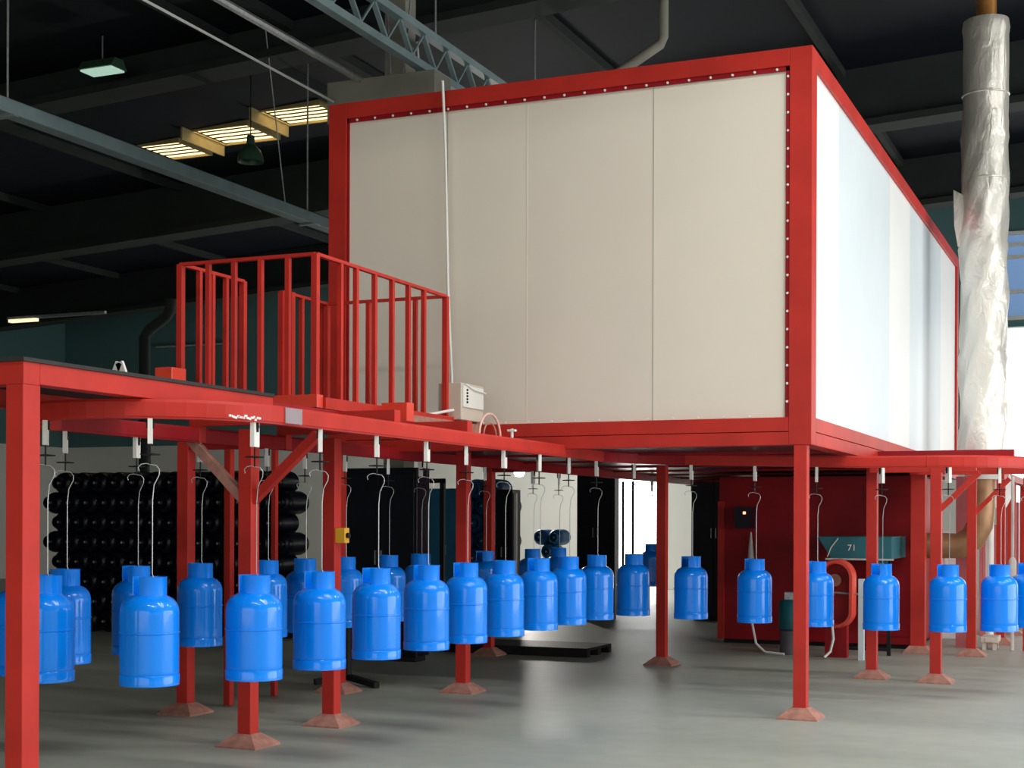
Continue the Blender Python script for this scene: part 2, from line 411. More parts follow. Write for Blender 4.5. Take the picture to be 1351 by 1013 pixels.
# inner lip round the front panel
MB().box(-BW+pw, -pw, .012, .03, ZP1-.035, ZP1).box(-pw-.03, -pw, .012, .03, ZP0, ZP1).box(-BW+pw, -BW+pw+.02, .012, .03, ZP0, ZP1).build('inner_lip', REDD, t)
fr = [-BW+pw, on_b(0, 587), on_b(0, 692), on_b(0, 859), -pw]
for i in range(4):
    MB().box(fr[i]+.002, fr[i+1]-.002, .03, .09, ZP0, ZP1).build('front_panel', (CREAM, CREAM, CREAM2, CREAM)[i], t)
for i in (1, 2, 3): MB().box(fr[i]-.004, fr[i]+.004, .028, .035, ZP0, ZP1).build('panel_seam', CREAM2 if i == 2 else SEAM, t)
sd = [pw, on_a(0, 1110), on_a(0, 1176), on_a(0, 1203), on_a(0, 1243), BD-pw]
for i in range(5):
    MB().box(-.09, -.03, sd[i]+.003, sd[i+1]-.003, ZP0, ZP1).build('side_panel', (WHITEP, WHITEB, WHITEP, WHITEB, WHITEP)[i], t)  # alternating white and pale blue puts reflected-light differences into the panel colour
MB().box(-BW+.03, -BW+.09, pw, BD-pw, ZP0, ZP1).build('side_panel', CREAM, t)
MB().box(-BW+pw, -pw, BD-.09, BD-.03, ZP0, ZP1).build('back_panel', CREAM, t)
MB().box(-BW+.02, -.02, .02, BD-.02, ZT-.04, ZT-.005).build('roof_panel', CREAM, t)
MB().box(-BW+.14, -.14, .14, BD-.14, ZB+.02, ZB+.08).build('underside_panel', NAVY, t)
for k in range(1, 7):
    b = k*BD/7; MB().box(-BW+.14, -.14, b-.04, b+.04, ZB-.0, ZB+.02).build('joist', REDD, t)
rpos = [(-pw-.014, ZP0+.12+k*(ZP1-ZP0-.2)/18) for k in range(19)]+[(-BW+pw+.1+k*(BW-2*pw-.2)/21, ZP1-.02) for k in range(22)]+[(-BW+pw+1.1+k*(BW-2*pw-1.2)/13, ZP0+.012) for k in range(14)]
for x, z in rpos:
    MB().lathe([(.011, -.006), (.011, 0), (.009, -.008), (.0, -.01)][1:], x, .012, z, 8, axis='y').build('rivet', WHITE, t, True)
# cylinders need a clean front lip
# white pipe on the face
tag(MB().tube([(on_b(-.06, 582), -.06, zat(-3, 0, 108)), (on_b(-.06, 586), -.06, zat(-3, 0, 200)), (on_b(-.06, 590), -.06, zat(-3, 0, 380)), (on_b(-.06, 596), -.06, 2.6)], .012, 10).build('conduit_pipe', WHITE, None, True), 'white vertical conduit running down the cream booth front to the beige cabinet', 'pipe')

# ------------------------------------------------------------------ posts
def post(a, b, ztop, label, w=.10, w2=None, foot=True, mat=RED, group='red steel posts'):
    w2 = w2 or w
    t = thing('support_post', (a, b, 0), label, 'post', group)
    MB().box(a-w/2, a+w/2, b-w2/2, b+w2/2, 0.01, ztop).build('shaft', mat, t, bevel=.003)
    if foot:
        m = MB(); r0 = .155; r1 = w/2+.012; h = .085
        v = [m.bm.verts.new((a+x*r, b+y*r, z)) for r, z in ((r0, 0), (r0, .012), (r1, h)) for x, y in ((-1, -1), (1, -1), (1, 1), (-1, 1))]
        for k in range(4):
            for j in (0, 4): m.face([v[j+k], v[j+(k+1) % 4], v[j+4+(k+1) % 4], v[j+4+k]])
        m.face([v[0], v[1], v[2], v[3]]); m.face([v[8], v[9], v[10], v[11]])
        m.build('base_foot', FOOT, t)
    return t
post(-.085, .055, ZB, 'tall red square post under the near front corner of the booth')
post(-2.3, 3.6, ZB, 'dark red post under the booth in front of the bright doorway')
post(-BW+.08, .055, ZB, 'red post under the far left corner of the booth front', foot=True)
post(-2.46, -5.765, 2.12, 'largest nearest red post holding the left platform corner', .10, .115)
post(-3.6, -5.765, 2.12, 'red platform post outside the left of the largest post')
p3 = post(-3.15, -2.85, 2.10, 'red Y-braced post behind the cylinder at the front of the conveyor')
post(-3.15, -1.76, 2.10, 'red post with a small yellow switch box on it')
post(-3.15, .51, 2.10, 'red post between the railing cage and booth, lit on its right')
post(-4.5, -1.67, 2.10, 'dark red post with foot left of the Y-braced post')
post(-4.45, -1.16, 2.10, 'thin dark red leg just behind the Y-braced post', .06, foot=False)
post(-4.46, -.47, 2.10, 'thin black-red leg between Y-braced post and switch box post', .045, foot=False)
post(-4.39, 3.84, 2.10, 'small dark red post far behind, beside the low dark pallet')
post(-.07, 3.2, 2.03, 'first red post right of the booth corner post, beside teal unit')
post(.54, 3.08, 2.03, 'red braced post in front of the chimney elbow')
post(-.04, 6.2, ZB, 'thick dark red post at the right end of the red enclosure', .16)
post(.56, 6.07, 2.03, 'red braced post between the two rightmost near cylinders')
post(.72, 7.9, 2.03, 'slim pink-red post behind the rightmost braced post')
post(.72, 9.6, 2.03, 'far pink-red post near the right edge, second in the receding row')
post(.74, 11.5, 2.03, 'farthest pink-red post at the right edge')
post(1.1, 6.9, 2.03, 'pink-red post at the right edge before the far cylinders', foot=False)
# Y braces, brackets (parts of their posts)
def brace(p, x0, z0, x1, z1, b, m=RED): MB().bar((x0, b, z0), (x1, b, z1), .06, .06, up=(0, 1, 0)).build('brace', m, p)
brace(p3, -3.15, 1.60, -3.63, 2.06, -2.85, FOOT); brace(p3, -3.15, 1.60, -2.62, 2.06, -2.85)
KP = {o['label']: o for o in bpy.data.objects if o.name.startswith('support_post')}
pa = KP['red braced post in front of the chimney elbow']; pb = KP['red braced post between the two rightmost near cylinders']
x = on_b(3.08, 1292); MB().bar((.56, 3.08, zat(.54, 3.08, 672)), (x, 3.08, zat(x, 3.08, 621)), .05, .05, up=(0, 1, 0)).build('brace', RED, pa)
x = on_b(6.07, 1332); MB().bar((.58, 6.07, zat(.56, 6.07, 676)), (x, 6.07, zat(x, 6.07, 629)), .05, .05, up=(0, 1, 0)).build('brace', RED, pb)
# top cross beams of the right-hand frame
t = thing('conveyor_frame_beam', (.6, 3.14, 2.03), 'straight dark red beam on top of the right-hand conveyor posts', 'beam')
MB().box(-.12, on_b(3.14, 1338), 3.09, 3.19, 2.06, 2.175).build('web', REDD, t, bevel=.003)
tag(MB().box(-.12, 1.5, 6.02, 6.12, 2.04, 2.13).build('frame_beam', RED), 'red cross beam over the farther right-hand posts', 'beam')
tag(MB().box(.66, .76, 7.85, 14, 2.04, 2.13).build('frame_beam', RED), 'red beam receding along the far right posts', 'beam')

# ------------------------------------------------------------------ conveyor track
CC = Vector((-2.8, -4.25)); RR = .76
path = []
def zt(s): return 2.02
def arc(cx, cy, r, t0, t1, n): return [(cx+r*math.cos(R(t0+(t1-t0)*k/n)), cy+r*math.sin(R(t0+(t1-t0)*k/n))) for k in range(n+1)]
back = [(-3.56, 9.0), (-3.56, 4), (-3.56, 0), (-3.56, -2.4), (-3.56, -4.25)]
u1 = arc(CC.x, CC.y, RR, 180, 360, 24)
front = [(-2.04, -4.25), (-2.04, -3.0), (-2.04, -1.5), (-2.04, 0), (-2.04, .95)]
q1 = arc(-1.44, .95, .60, 180, 90, 10)
mid = [(-1.44, 1.55), (-.5, 1.55), (.2, 1.55), (.65, 1.55)]
q2 = arc(.65, 2.3, .75, -90, 0, 12)
tail = [(1.4, 2.3), (1.4, 5), (1.4, 9), (1.4, 14)]
def zp(a, b): # the rail falls a little under the booth
    if a > -2.0: return 2.02-.06*min(1, (a+2.0)/2.2)
    return 2.02
PROF = [(-.03, 0), (.03, 0), (.03, .012), (.036, .012), (.036, .085), (.03, .10), (-.03, .10), (-.036, .085), (-.036, .012), (-.03, .012)]
t = thing('overhead_conveyor', (-2.04, -1.5, 2.02), 'red overhead conveyor rail looping from the left platform under the booth', 'conveyor')
for seg, mt in ((back, REDD), (u1, RED), (front[:3], RED), (front[2:], RED), (q1, REDD), (mid, RED), (q2, RED), (tail, RED)):
    MB().sweep([(a, b, zp(a, b)) for a, b in seg], PROF).build('rail', mt, t)
# splice plate and worn paint
bs = on_a(-2.0, 376); be = on_a(-2.0, 398)
MB().box(-2.003, -1.998, bs, be, 2.03, 2.115).build('splice_plate', STEELM, t)
m = MB(); random.seed(3)
for k in range(16):
    px = 303+k*2.6+random.random(); b = on_a(-2.0, px); zz = zat(-2.0, b, 549+k*.3+random.uniform(-2, 2)); w = random.uniform(.006, .014)
    m.box(-2.003, -1.9995, b-w, b+w, zz-.006, zz+.005)
m.build('flaked_paint', WHITE, t)
for b in (-2.85, -1.76, .51):
    MB().box(-3.52, -2.08, b-.04, b+.04, 2.13, 2.20).build('cross_arm', RED, t)
    MB().box(-3.6, -3.52, b-.04, b+.04, 2.02, 2.20).build('arm_bracket', RED, t); MB().box(-2.08, -2.04, b-.04, b+.04, 2.02, 2.20).build('arm_bracket', RED, t)
MB().box(-4.5, -3.6, -1.71, -1.63, 2.04, 2.12).build('cross_arm', REDD, t)
MB().box(-4.43, -3.6, 3.8, 3.88, 2.04, 2.12).build('cross_arm', REDD, t)
MB().box(.54, 1.4, 3.04, 3.12, 2.055, 2.10).build('cross_arm', RED, t)
MB().box(-.07, .9, 3.04, 3.12, 1.97, 2.05).build('cross_arm', RED, t)
# hoops on the rail
hp = thing('wire_hoop', (-2.04, on_a(-2.04, 645), 2.12), 'pink white wire hoops standing on the rail beside the beige cabinet', 'hoop')
for r, w in ((.17, .009), (.10, .006)):
    b = on_a(-2.04, 646)
    MB().tube([(-2.04, b+r*1.1*math.cos(R(k*15)), 2.115+r*math.sin(R(k*15))*.95) for k in range(13)], w, 6).build('hoop', FOOT if r < .15 else paint('pale_pink_wire', (.75, .45, .38), .5), hp, True)
b = on_a(-2.04, 675); tag(MB().tube([(-2.04, b, 2.11), (-2.04, b, 2.19)], .012, 8).box(-2.07, -2.01, b-.02, b+.02, 2.17, 2.185).build('grease_nipple', WHITE), 'tiny white fitting on the rail right of the wire hoops', 'fitting')

# ------------------------------------------------------------------ platform and railing cage
t = thing('walkway_platform', (-3.0, -4.3, 2.12), 'red steel walkway platform with dark deck above the conveyor loop', 'platform')
DZ0 = 2.225
MB().box(-2.51, -2.41, -5.71, -3.72, 2.125, DZ0).build('side_beam', RED, t, bevel=.003)
MB().box(-3.66, -2.41, -5.82, -5.71, 2.12, DZ0).build('end_beam', RED, t, bevel=.003)
MB().box(-3.66, -3.56, -5.71, -3.72, 2.125, DZ0).build('side_beam', RED, t)
MB().box(-2.50, -2.44, -3.72, -1.0, 2.13, 2.20).build('side_beam', REDD, t)
MB().box(-3.67, -2.40, -5.83, -3.72, DZ0, DZ0+.018).build('deck', DECK, t)
MB().box(-3.82, -2.66, -2.80, -.70, DZ0, DZ0+.015).build('deck', DECK, t)
MB().box(-3.98, -2.66, -2.80, -2.72, 2.235, 2.325).build('kick_beam', ORANGE, t, bevel=.003)
MB().box(-2.72, -2.64, -2.72, -.72, 2.235, 2.31).build('kick_beam', RED, t)
MB().box(-2.64, -2.44, -1.95, -1.84, 2.2, 2.33).build('bracket_block', ORANGE, t)
MB().box(-2.64, -2.58, -1.84, -.4, 2.2, 2.27).build('bracket_arm', FOOT, t)
cg = thing('railing_cage', (-3.25, -1.75, 2.24), 'red barred guard railing cage standing on the raised platform', 'railing')
A0_, A1_, B0_, B1_ = -3.78, -2.71, -2.74, -.77; ZR0, ZR1 = 2.24, 3.255
def gpost(a, b, z1=ZR1, w=.042, mat=RED): MB().box(a-w/2, a+w/2, b-w/2, b+w/2, ZR0, z1).build('railing_post', mat, cg)
for a, b in ((A0_, B0_), (A1_, B0_), (A1_, B1_), (A0_, B1_), (A0_, -1.98), (A0_, -1.45)): gpost(a, b)
gpost(A0_+.05, -1.40, ZR1, .05)
def trail(p, q): MB().bar((*p, ZR1), (*q, ZR1), .035, .022).build('top_rail', RED, cg)
trail((A0_, B0_), (A1_, B0_)); trail((A1_, B0_), (A1_, B1_)); trail((A0_, B1_), (A1_, B1_)); trail((A0_, B0_), (A0_, -1.98)); trail((A0_, -1.45), (A0_, B1_))
MB().box(A0_, A1_, B0_-.01, B0_+.01, ZR0, ZR0+.03).build('bottom_rail', RED, cg)
def bal(a, b): MB().box(a-.016, a+.016, b-.016, b+.016, ZR0, ZR1).build('baluster', RED, cg)
for px in (274, 308, 343, 379): bal(on_b(B0_, px), B0_)
for px in (448, 468.5, 493, 516, 537.5, 558): bal(A1_, on_a(A1_, px))
for px in (262, 279, 297): bal(A0_, on_a(A0_, px))
for px in (397, ): bal(A0_, on_a(A0_, px))
for px in (424, 485, 547): bal(on_b(B1_, px), B1_)
# small things on platform
q = L(222, 494, 9.9); tag(MB().box(q.x-.07, q.x+.07, q.y-.06, q.y+.1, 2.325, zat(q.x, q.y, 487)).build('junction_box', ORANGE, bevel=.005), 'small red box on the platform beside the cage left corner', 'box')
q = L(157, 490, 8.9)
t = thing('stand_bracket', (q.x, q.y, DZ0), 'small white A-shaped bracket on the platform deck', 'bracket')
for s in (-1, 1): MB().bar((q.x+s*.09, q.y, DZ0+.018), (q.x, q.y, zat(q.x, q.y, 480)), .05, .02, up=(0, 1, 0)).build('leg', WHITE, t)
# yellow switch
q = (-3.15+.05, -1.76)
t = thing('switch_box', (q[0], q[1]-.05, 1.3), 'small yellow and black switch box on a red post', 'switch')
z1 = zat(-3.1, -1.8, 697); z0 = zat(-3.1, -1.8, 717)
MB().box(-3.10, -3.02, -1.80, -1.73, z0, z1).build('body', YELLOW, t, bevel=.004)
MB().lathe([(.0, .0), (.02, 0), (.02, .02), (0, .02)], -3.02, -1.765, (z0+z1)/2, 12, axis='x').build('knob', BLACK, t)
# beige cabinet
q = L(577.5, 560, 11.5); q2 = L(605, 560, 11.5)
xa = q.x; xb = xa+.20; yb = q.y; dp = .42
t = thing('control_cabinet', (xa+.1, yb+.2, 2.12), 'beige electrical cabinet beside the cage in front of the booth', 'cabinet')
zc0, zc1 = 2.29, 2.58
MB().box(xa, xb, yb, yb+dp, zc0, zc1).build('body', BEIGE, t, bevel=.006)
cdoor = MB().box(xb, xb+.012, yb+.02, yb+dp-.02, zc0+.1, zc1-.02).build('door', WHITE, t, bevel=.003)
for k in range(5): MB().lathe([(0, 0), (.008, 0), (.008, .01), (0, .01)], xb+.012, yb+.08, zc0+.14+k*.024, 8, axis='x').build('button', BLACK, cdoor)
MB().tube([(xb+.015, yb+.05, zc1-.01), (xb+.02, yb+.2, zc1-.045), (xb+.02, yb+dp, zc1-.055)], .008, 6).build('handle', WHITE, cdoor, True)
for dx, dy in ((.04, .06), (.16, .06), (.04, .36), (.16, .36)): MB().box(xa+dx-.02, xa+dx+.02, yb+dy-.02, yb+dy+.02, 2.13, zc0).build('leg', FOOT, t)
MB().box(xa-.1, xb+.15, yb-.05, yb+dp+.05, 2.115, 2.13).build('base_plate', RED, t)
# pale hose by the cabinet
tag(MB().tube([L(484, 549, 10.4), L(520, 549, 10.9), L(560, 548, 11.3), L(598, 541, 11.42)], .011, 8).build('hose', WHITE, None, True), 'pale thin hose running from the cage base to the beige cabinet', 'hose')

# ------------------------------------------------------------------ gas cylinders and hangers
cyl = thing('gas_cylinder', (0, 0, 0), 'x', 'gas cylinder', 'blue gas cylinders on the conveyor')
MB().lathe([(0, .012), (.10, .02), (.136, .036), (.147, .05), (.150, .065), (.150, .075), (.150, .25), (.150, .264), (.1535, .267), (.1535, .273), (.150, .276), (.150, .29), (.150, .365), (.150, .375), (.146, .40), (.136, .422), (.118, .442), (.092, .457), (.06, .466), (0, .47)], seg=36).build('body', BLUE, cyl, True)
MB().lathe([(.146, .0), (.152, .0), (.153, .05), (.150, .056), (.146, .05), (.146, 0)], seg=36).build('foot_ring', BLUE, cyl, True)
m = MB()
m.lathe([(.082, .448), (.087, .448), (.087, .552), (.089, .556), (.082, .556), (.082, .448)], seg=30, a0=-60, a1=240)
m.build('collar', BLUE, cyl, True)
m = MB().lathe([(.018, .468), (.018, .50), (.012, .505), (.012, .53), (.02, .532), (.02, .548), (0, .55)], seg=12)
m.build('valve', BRASS, cyl, True)
hg = thing('conveyor_hook', (0, 0, 0), 'x', 'hook', 'conveyor hooks')   # origin at the rail underside; z runs down to the valve
Lh = 2.02-1.2  # .82
ttag = MB().box(-.012, .012, -.035, .035, -.13, 0).build('trolley_tag', WHITE, hg)
MB().box(-.02, .02, -.008, .008, -.05, .0).lathe([(0, -.01), (.022, -.01), (.022, .01), (0, .01)], 0, 0, -.02, 12, axis='y').build('trolley_wheel', BLACK, ttag)
MB().tube([(0, 0, -.13), (0, 0, -.235)], .005, 6).build('upper_rod', BLACK, hg)
MB().lathe([(0, -.185), (.05, -.187), (.052, -.181), (0, -.177)], 0, 0, 0, 14).build('guard_disc', BLACK, hg)
MB().tube([(-.055, 0, -.27), (-.06, 0, -.25), (-.045, 0, -.235), (-.02, 0, -.23), (0, 0, -.235), (.03, 0, -.24), (.047, 0, -.262), (.045, 0, -.29), (.02, 0, -.34), (.012, 0, -.42), (.012, 0, -.80), (.022, 0, -.83), (.016, 0, -.853), (0, 0, -.862), (-.02, 0, -.85), (-.03, 0, -.82)], .0027, 6).build('hook_wire', WIRE, hg, True)
index_kids()
U = 'blue gas cylinder '
def arcpos(px, lo, hi):
    best = None
    for k in range(400):
        t = lo+(hi-lo)*k/399; a = CC.x+RR*math.cos(R(t)); b = CC.y+RR*math.sin(R(t)); A = a-CA; B = b-CB
        p = 675.5+F*(A*c_+B*s_)/(-A*s_+B*c_)
        if best is None or abs(p-px) < best[0]: best = (abs(p-px), a, b)
    return best[1], best[2]
pl = []
def add(a, b, label, hook, rot=None): pl.append((a, b, label, hook, rot))
a, b = arcpos(-24, 190, 260); add(a, b, 'cut off at the left edge beyond the largest red post', None)
a, b = arcpos(60, 200, 290); add(a, b, 'half hidden behind the right side of the largest red post', None)
a, b = arcpos(198, 255, 345); add(a, b, 'nearest and lowest hanging, first fully visible right of the largest post', None)
a, b = arcpos(336, 300, 365); add(a, b, 'hanging in front of the Y-braced post', None)
for px, lb in ((422, 'in front of the post with the yellow switch box'), (497, 'just right of the switch box post'), (563, 'left of the post lit on its right, below the cage end'),
               (615, 'directly in front of the post below the beige cabinet'), (665, 'first right of the post below the beige cabinet'), (711, 'second right of the post below the beige cabinet'),
               (750, 'third right of the post below the beige cabinet'), (787, 'at the conveyor bend left of the bright doorway')):
    add(-2.04, on_a(-2.04, px), lb, None)
for px, lb in ((836, 'hanging in front of the bright doorway'), (912, 'just right of the dark post at the bright doorway'), (996, 'in front of the dark red enclosure, left of the booth corner post'),
               (1077, 'partly behind the booth corner post before the oval ring'), (1163, 'in front of the first post right of the booth corner')):
    add(on_b(1.55, px), 1.55, lb, None)
a1 = on_b(1.58, 1251); add(a1, 1.58, 'on the right bend in front of the braced post', None)
add(1.21, 1.82, 'second from the right edge beyond the braced posts', None)
add(1.4, 2.42, 'cut off by the right edge', None)
for k, b in enumerate((3.3, 4.2, 5.1)): add(1.4, b, 'on the right rail beyond the edge, %s one' % ('first', 'second', 'third')[k], None)
for px, lb in ((86, 'behind the half hidden one beside the largest post'), (180, 'behind the nearest cylinder, showing at its upper left'), (264, 'hanging before the dark post with foot left of the Y brace'),
               (352, 'mostly hidden behind the Y-braced post cylinder'), (402, 'on the back rail left of the switch box post'), (455, 'on the back rail just right of the switch box post'),
               (512, 'on the back rail, second right of the switch box post'), (555, 'on the back rail below the black gate frame'), (640, 'on the back rail behind the post below the beige cabinet'),
               (703, 'on the back rail before the white back wall, left one'), (737, 'on the back rail before the white back wall, right one'), (860, 'on the back rail at the bright doorway post')):
    add(-3.56, on_a(-3.56, px), lb, None)
for i, (a, b, lb, hk, rot) in enumerate(pl):
    z = zp(a, b); o = cyl if i == 0 else copy_tree(cyl)
    o.location = (a, b, z-1.37); o.rotation_euler.z = R(random.uniform(-40, 40)-60) ; o['label'] = U+lb
    h = hg if i == 0 else copy_tree(hg)
    tang = 0 if abs(b-1.55) > .3 else 90
    h.location = (a, b, z+.0); h.rotation_euler.z = -TH*0+R(20+random.uniform(-15, 15)); h['label'] = ('hook of the cylinder ' if len(lb.split()) < 13 else 'hook of cylinder ')+lb

# ------------------------------------------------------------------ dark stacks in the background
def lying(name, mat, label, group):
    t = thing(name, (0, 0, 0), label, 'gas cylinder', group)
    MB().lathe([(0, .0), (.05, 0), (.05, .012), (.105, .022), (.138, .05), (.147, .09), (.147, .44), (.138, .45), (.138, .48), (.13, .48), (.13, .45), (0, .45)], axis='y', seg=20).build('body', mat, t, True)
    MB().lathe([(.075, -.07), (.08, -.07), (.08, .02), (.075, .02), (.075, -.07)], axis='y', seg=16).build('collar', mat, t, True)
    MB().lathe([(0, -.05), (.016, -.05), (.016, .0), (0, .0)], axis='y', seg=8).build('valve', GALV, t, True)
    return t
def stack(a0, n, b, rows, mat, name, label, group, rowlabel=True):
    pr = lying(name, mat, label, group); index_kids(); k = 0
    for r in range(rows):
        for c in range(n-(r % 2)):
            o = pr if k == 0 else copy_tree(pr); k += 1
            o.location = (a0+.15+c*.30+(r % 2)*.15, b, .15+r*.262)
    return k
k = stack(on_b(4.6, 56), 13, 4.6, 8, NAVY, 'stored_cylinder', 'black gas cylinder stored lying in the tall dark stack at left', 'black cylinders stacked behind the left conveyor')
k = stack(on_b(9.0, 601), 3, 9.0, 8, BLUED, 'stored_cylinder', 'dull blue gas cylinder lying in the stack behind the post below the beige cabinet', 'dull blue cylinders stacked before the white wall')
k = stack(on_b(14.0, 702), 2, 14.0, 5, BLUED, 'stored_cylinder', 'dull blue gas cylinder lying in the far small stack by the white wall', 'far small blue cylinder stack')
# black screens / cabinets
def cab(name, px0, px1, b, h, d, mat, label, cat='cabinet', door=True):
    a0 = on_b(b, px0); a1 = on_b(b, px1)
    t = thing(name, ((a0+a1)/2, b+d/2, 0), label, cat)
    MB().box(a0, a1, b, b+d, .06, h).build('body', mat, t, bevel=.008)
    MB().box(a0+.03, a1-.03, b+.03, b+d-.03, 0, .06).build('plinth', BLACK, t)
    if door:
        mdl = (a0+a1)/2
        for x0, x1 in ((a0+.03, mdl-.005), (mdl+.005, a1-.03)): 
            dd = MB().box(x0, x1, b-.015, b, .12, h-.06).build('door', mat, t, bevel=.003)
            MB().box(mdl+(-.04 if x0 < mdl-.01 else .03), mdl+(-.03 if x0 < mdl-.01 else .04), b-.035, b-.015, h*.5, h*.5+.15).build('handle', GALV, dd)
    return t
cab('storage_cabinet', 452, 550, 2.7, 2.06, .3, NAVY, 'tall black storage cabinet behind the conveyor left of the black gate frame')
cab('storage_cabinet', 566, 606, 8.6, 1.98, .25, BLUEM, 'teal blue tall cabinet inside the black gate frame')
cab('storage_cabinet', 761, 811, 10.0, 2.5, .2, NAVY, 'tall black cabinet left of the bright doorway')
cab('storage_cabinet', 912, 972, 10.4, 2.5, .4, NAVY, 'wide black cabinet right of the bright doorway')
cab('storage_cabinet', 655, 676, 8.2, 1.95, .3, NAVY, 'narrow black cabinet with white edging before the white wall')
a0 = on_b(8.3, 681); tag(MB().box(a0-.02, a0+.02, 8.25, 8.3, 0, 1.9).build('white_upright', WHITE), 'thin white upright beside the narrow black cabinet', 'upright')
# gate frame
a0 = on_b(6.6, 546); a1 = on_b(6.6, 584)
t = thing('gate_frame', ((a0+a1)/2, 6.6, 0), 'thin black rectangular gate frame before the teal blue cabinet', 'frame')
zt_ = zat(a0, 6.6, 632)
MB().box(a0-.03, a0+.03, 6.57, 6.63, 0, zt_).build('upright', BLACK, t); MB().box(a1-.03, a1+.03, 6.57, 6.63, 0, zt_).build('upright', BLACK, t)
MB().box(a0-.03, a1+.03, 6.57, 6.63, zt_-.06, zt_).build('lintel', BLACK, t)
a0 = on_b(7.5, 646); tag(MB().box(a0-.06, a0+.06, 7.44, 7.56, 0, 2.3).build('black_column', BLACK), 'wide black column between the blue stack and narrow black cabinet', 'column')
# thin uprights in the doorway
for px in (822, 835):
    a0 = on_b(15, px); tag(MB().box(a0-.02, a0+.02, 14.98, 15.02, 0, 2.25).build('doorway_bar', BLACK), ('left' if px < 830 else 'right')+' thin black upright silhouetted in the bright doorway', 'upright')
# low benches at conveyor far floor
q = G(534, 866)
tag(MB().box(q.x-.07, q.x+.07, q.y, q.y+.2, 0, zat(q.x, q.y, 852)).build('pale_box', BEIGE, bevel=.005), 'small beige box on the floor behind the cylinders', 'box')
t = thing('low_pallet', (-5.2, 5.0, 0), 'low dark pallet on the floor beneath the middle cylinders', 'pallet')
q = G(545, 864); q.y = max(q.y, 3.98)
for k in range(3): MB().box(q.x+.1, q.x+1.9, q.y+k*.35, q.y+k*.35+.1, 0, .07).build('runner', BLACK, t)
MB().box(q.x+.1, q.x+1.9, q.y, q.y+.8, .07, .10).build('deck_board', BLACK, t)
# black cross-foot stand
q = G(458, 903)
t = thing('cross_foot_stand', (q.x, q.y, 0), 'black stand with splayed feet behind the switch box post', 'stand')
MB().tube([(q.x, q.y, .04), (q.x, q.y, .62)], .045, 12).build('pole', BLACK, t, True)
for e in (G(498, 909), G(416, 905), G(450, 893)): MB().bar((q.x, q.y, .07), (e.x, e.y, .03), .06, .05).build('foot', BLACK, t)

# ------------------------------------------------------------------ red enclosure and machines under the booth
ea0, ea1, eb = -2.5, -.13, 6.6
t = thing('oven_enclosure', ((ea0+ea1)/2, eb+1, 0), 'large dark red sheet steel enclosure under the booth', 'enclosure')
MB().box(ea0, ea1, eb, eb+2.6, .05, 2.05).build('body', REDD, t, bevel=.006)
MB().box(ea0+.05, ea1-.05, eb+.05, eb+2.5, 0, .05).build('plinth', BLACK, t)
for z in (1.0, 1.62): MB().box(ea0, ea1, eb-.008, eb, z-.012, z+.012).build('seam_strip', REDD, t)
MB().box(ea1-.5, ea1-.05, eb-.015, eb, .15, 1.8).build('door', REDD, t, bevel=.003)
MB().box(ea0-.01, ea0+.07, eb-.03, eb, 0.05, 1.75).build('corner_strip', RED, t)
# teal unit
bt = 5.55
a0 = on_b(bt, 1078); a1 = on_b(bt, 1177); z0 = zat(a0, bt, 735); z1 = zat(a0, bt, 706)
t = thing('burner_unit', ((a0+a1)/2, bt+.3, z0), 'teal box burner unit with white marking before the red enclosure', 'burner')
MB().prism([(a0, z1), (a1, z1), (a1, z0), (a0+.16, z0)], 'y', bt, eb-.02).build('hood', TEAL, t, bevel=.006)
MB().box(a0+.1, a1+.02, bt-.02, bt+.0, z0-.015, z0+.005).build('lip', GALV, t)
MB().tube([(a0+.12, bt-.01, z0+.02), (a0+.16, bt-.012, (z0+z1)/2), (a0+.24, bt-.012, z1-.02)], .006, 6).build('edge_wire', WHITE, t, True)
MB().box(a1-.16, a1-.06, bt+.05, bt+.2, z0-.10, z0).build('duct_neck', TEAL, t)
cu = bpy.data.curves.new('marking', 'FONT'); cu.body = '71'; cu.size = .10; cu.extrude = .002
to = bpy.data.objects.new('tmp', cu); COL.objects.link(to)
bpy.context.view_layer.update()
me = bpy.data.meshes.new_from_object(to.evaluated_get(bpy.context.evaluated_depsgraph_get())); bpy.data.objects.remove(to)
me.materials.clear(); me.materials.append(WHITE)
mk = bpy.data.objects.new('marking', me); COL.objects.link(mk); mk.parent = t
am = on_b(bt, 1118); mk.location = Vector((am, bt-.004, z0+.09))-t.location; mk.rotation_euler = (R(90), 0, 0)
# stand legs of burner unit
for x in (a0+.2, a1-.05): MB().box(x-.02, x+.02, bt+.1, bt+.14, 0, z0).build('leg', BLACK, t)
MB().box(a0+.2, a1-.05, bt+.11, bt+.13, .05, .08).build('stretcher', BLACK, t)
# oval orange ring: belt guard
bo = 5.2
xc = on_b(bo, 1103); zc = zat(xc, bo, 782); 
t = thing('belt_guard', (xc, bo, 0), 'orange red oval ring belt guard below the teal unit', 'guard')
rx, rz_ = .175, .36; wv = .17
pts = []
for k in range(33):
    th = R(k*360/32); x = math.cos(th)*rx; z = math.sin(th)*rx; z += (rz_-rx)*(1 if math.sin(th) >= 0 else -1)
    pts.append((xc+x, bo, zc+z))
pts[-1] = pts[0]
m = MB()
prof = [(-.03, -.0), (.03, 0)]
rings = []
for k in range(32):
    p = Vector(pts[k]); c = Vector((xc, bo, zc)); n = Vector((math.cos(R(k*11.25)), 0, math.sin(R(k*11.25))))
    rings.append([m.bm.verts.new(v) for v in (p+n*.025+Vector((0, -.02, 0)), p+n*.012+Vector((0, -.05, 0)), p-n*.02+Vector((0, -.05, 0)), p-n*.03+Vector((0, -.02, 0)), p-n*.03+Vector((0, .16, 0)), p+n*.025+Vector((0, .16, 0)))])
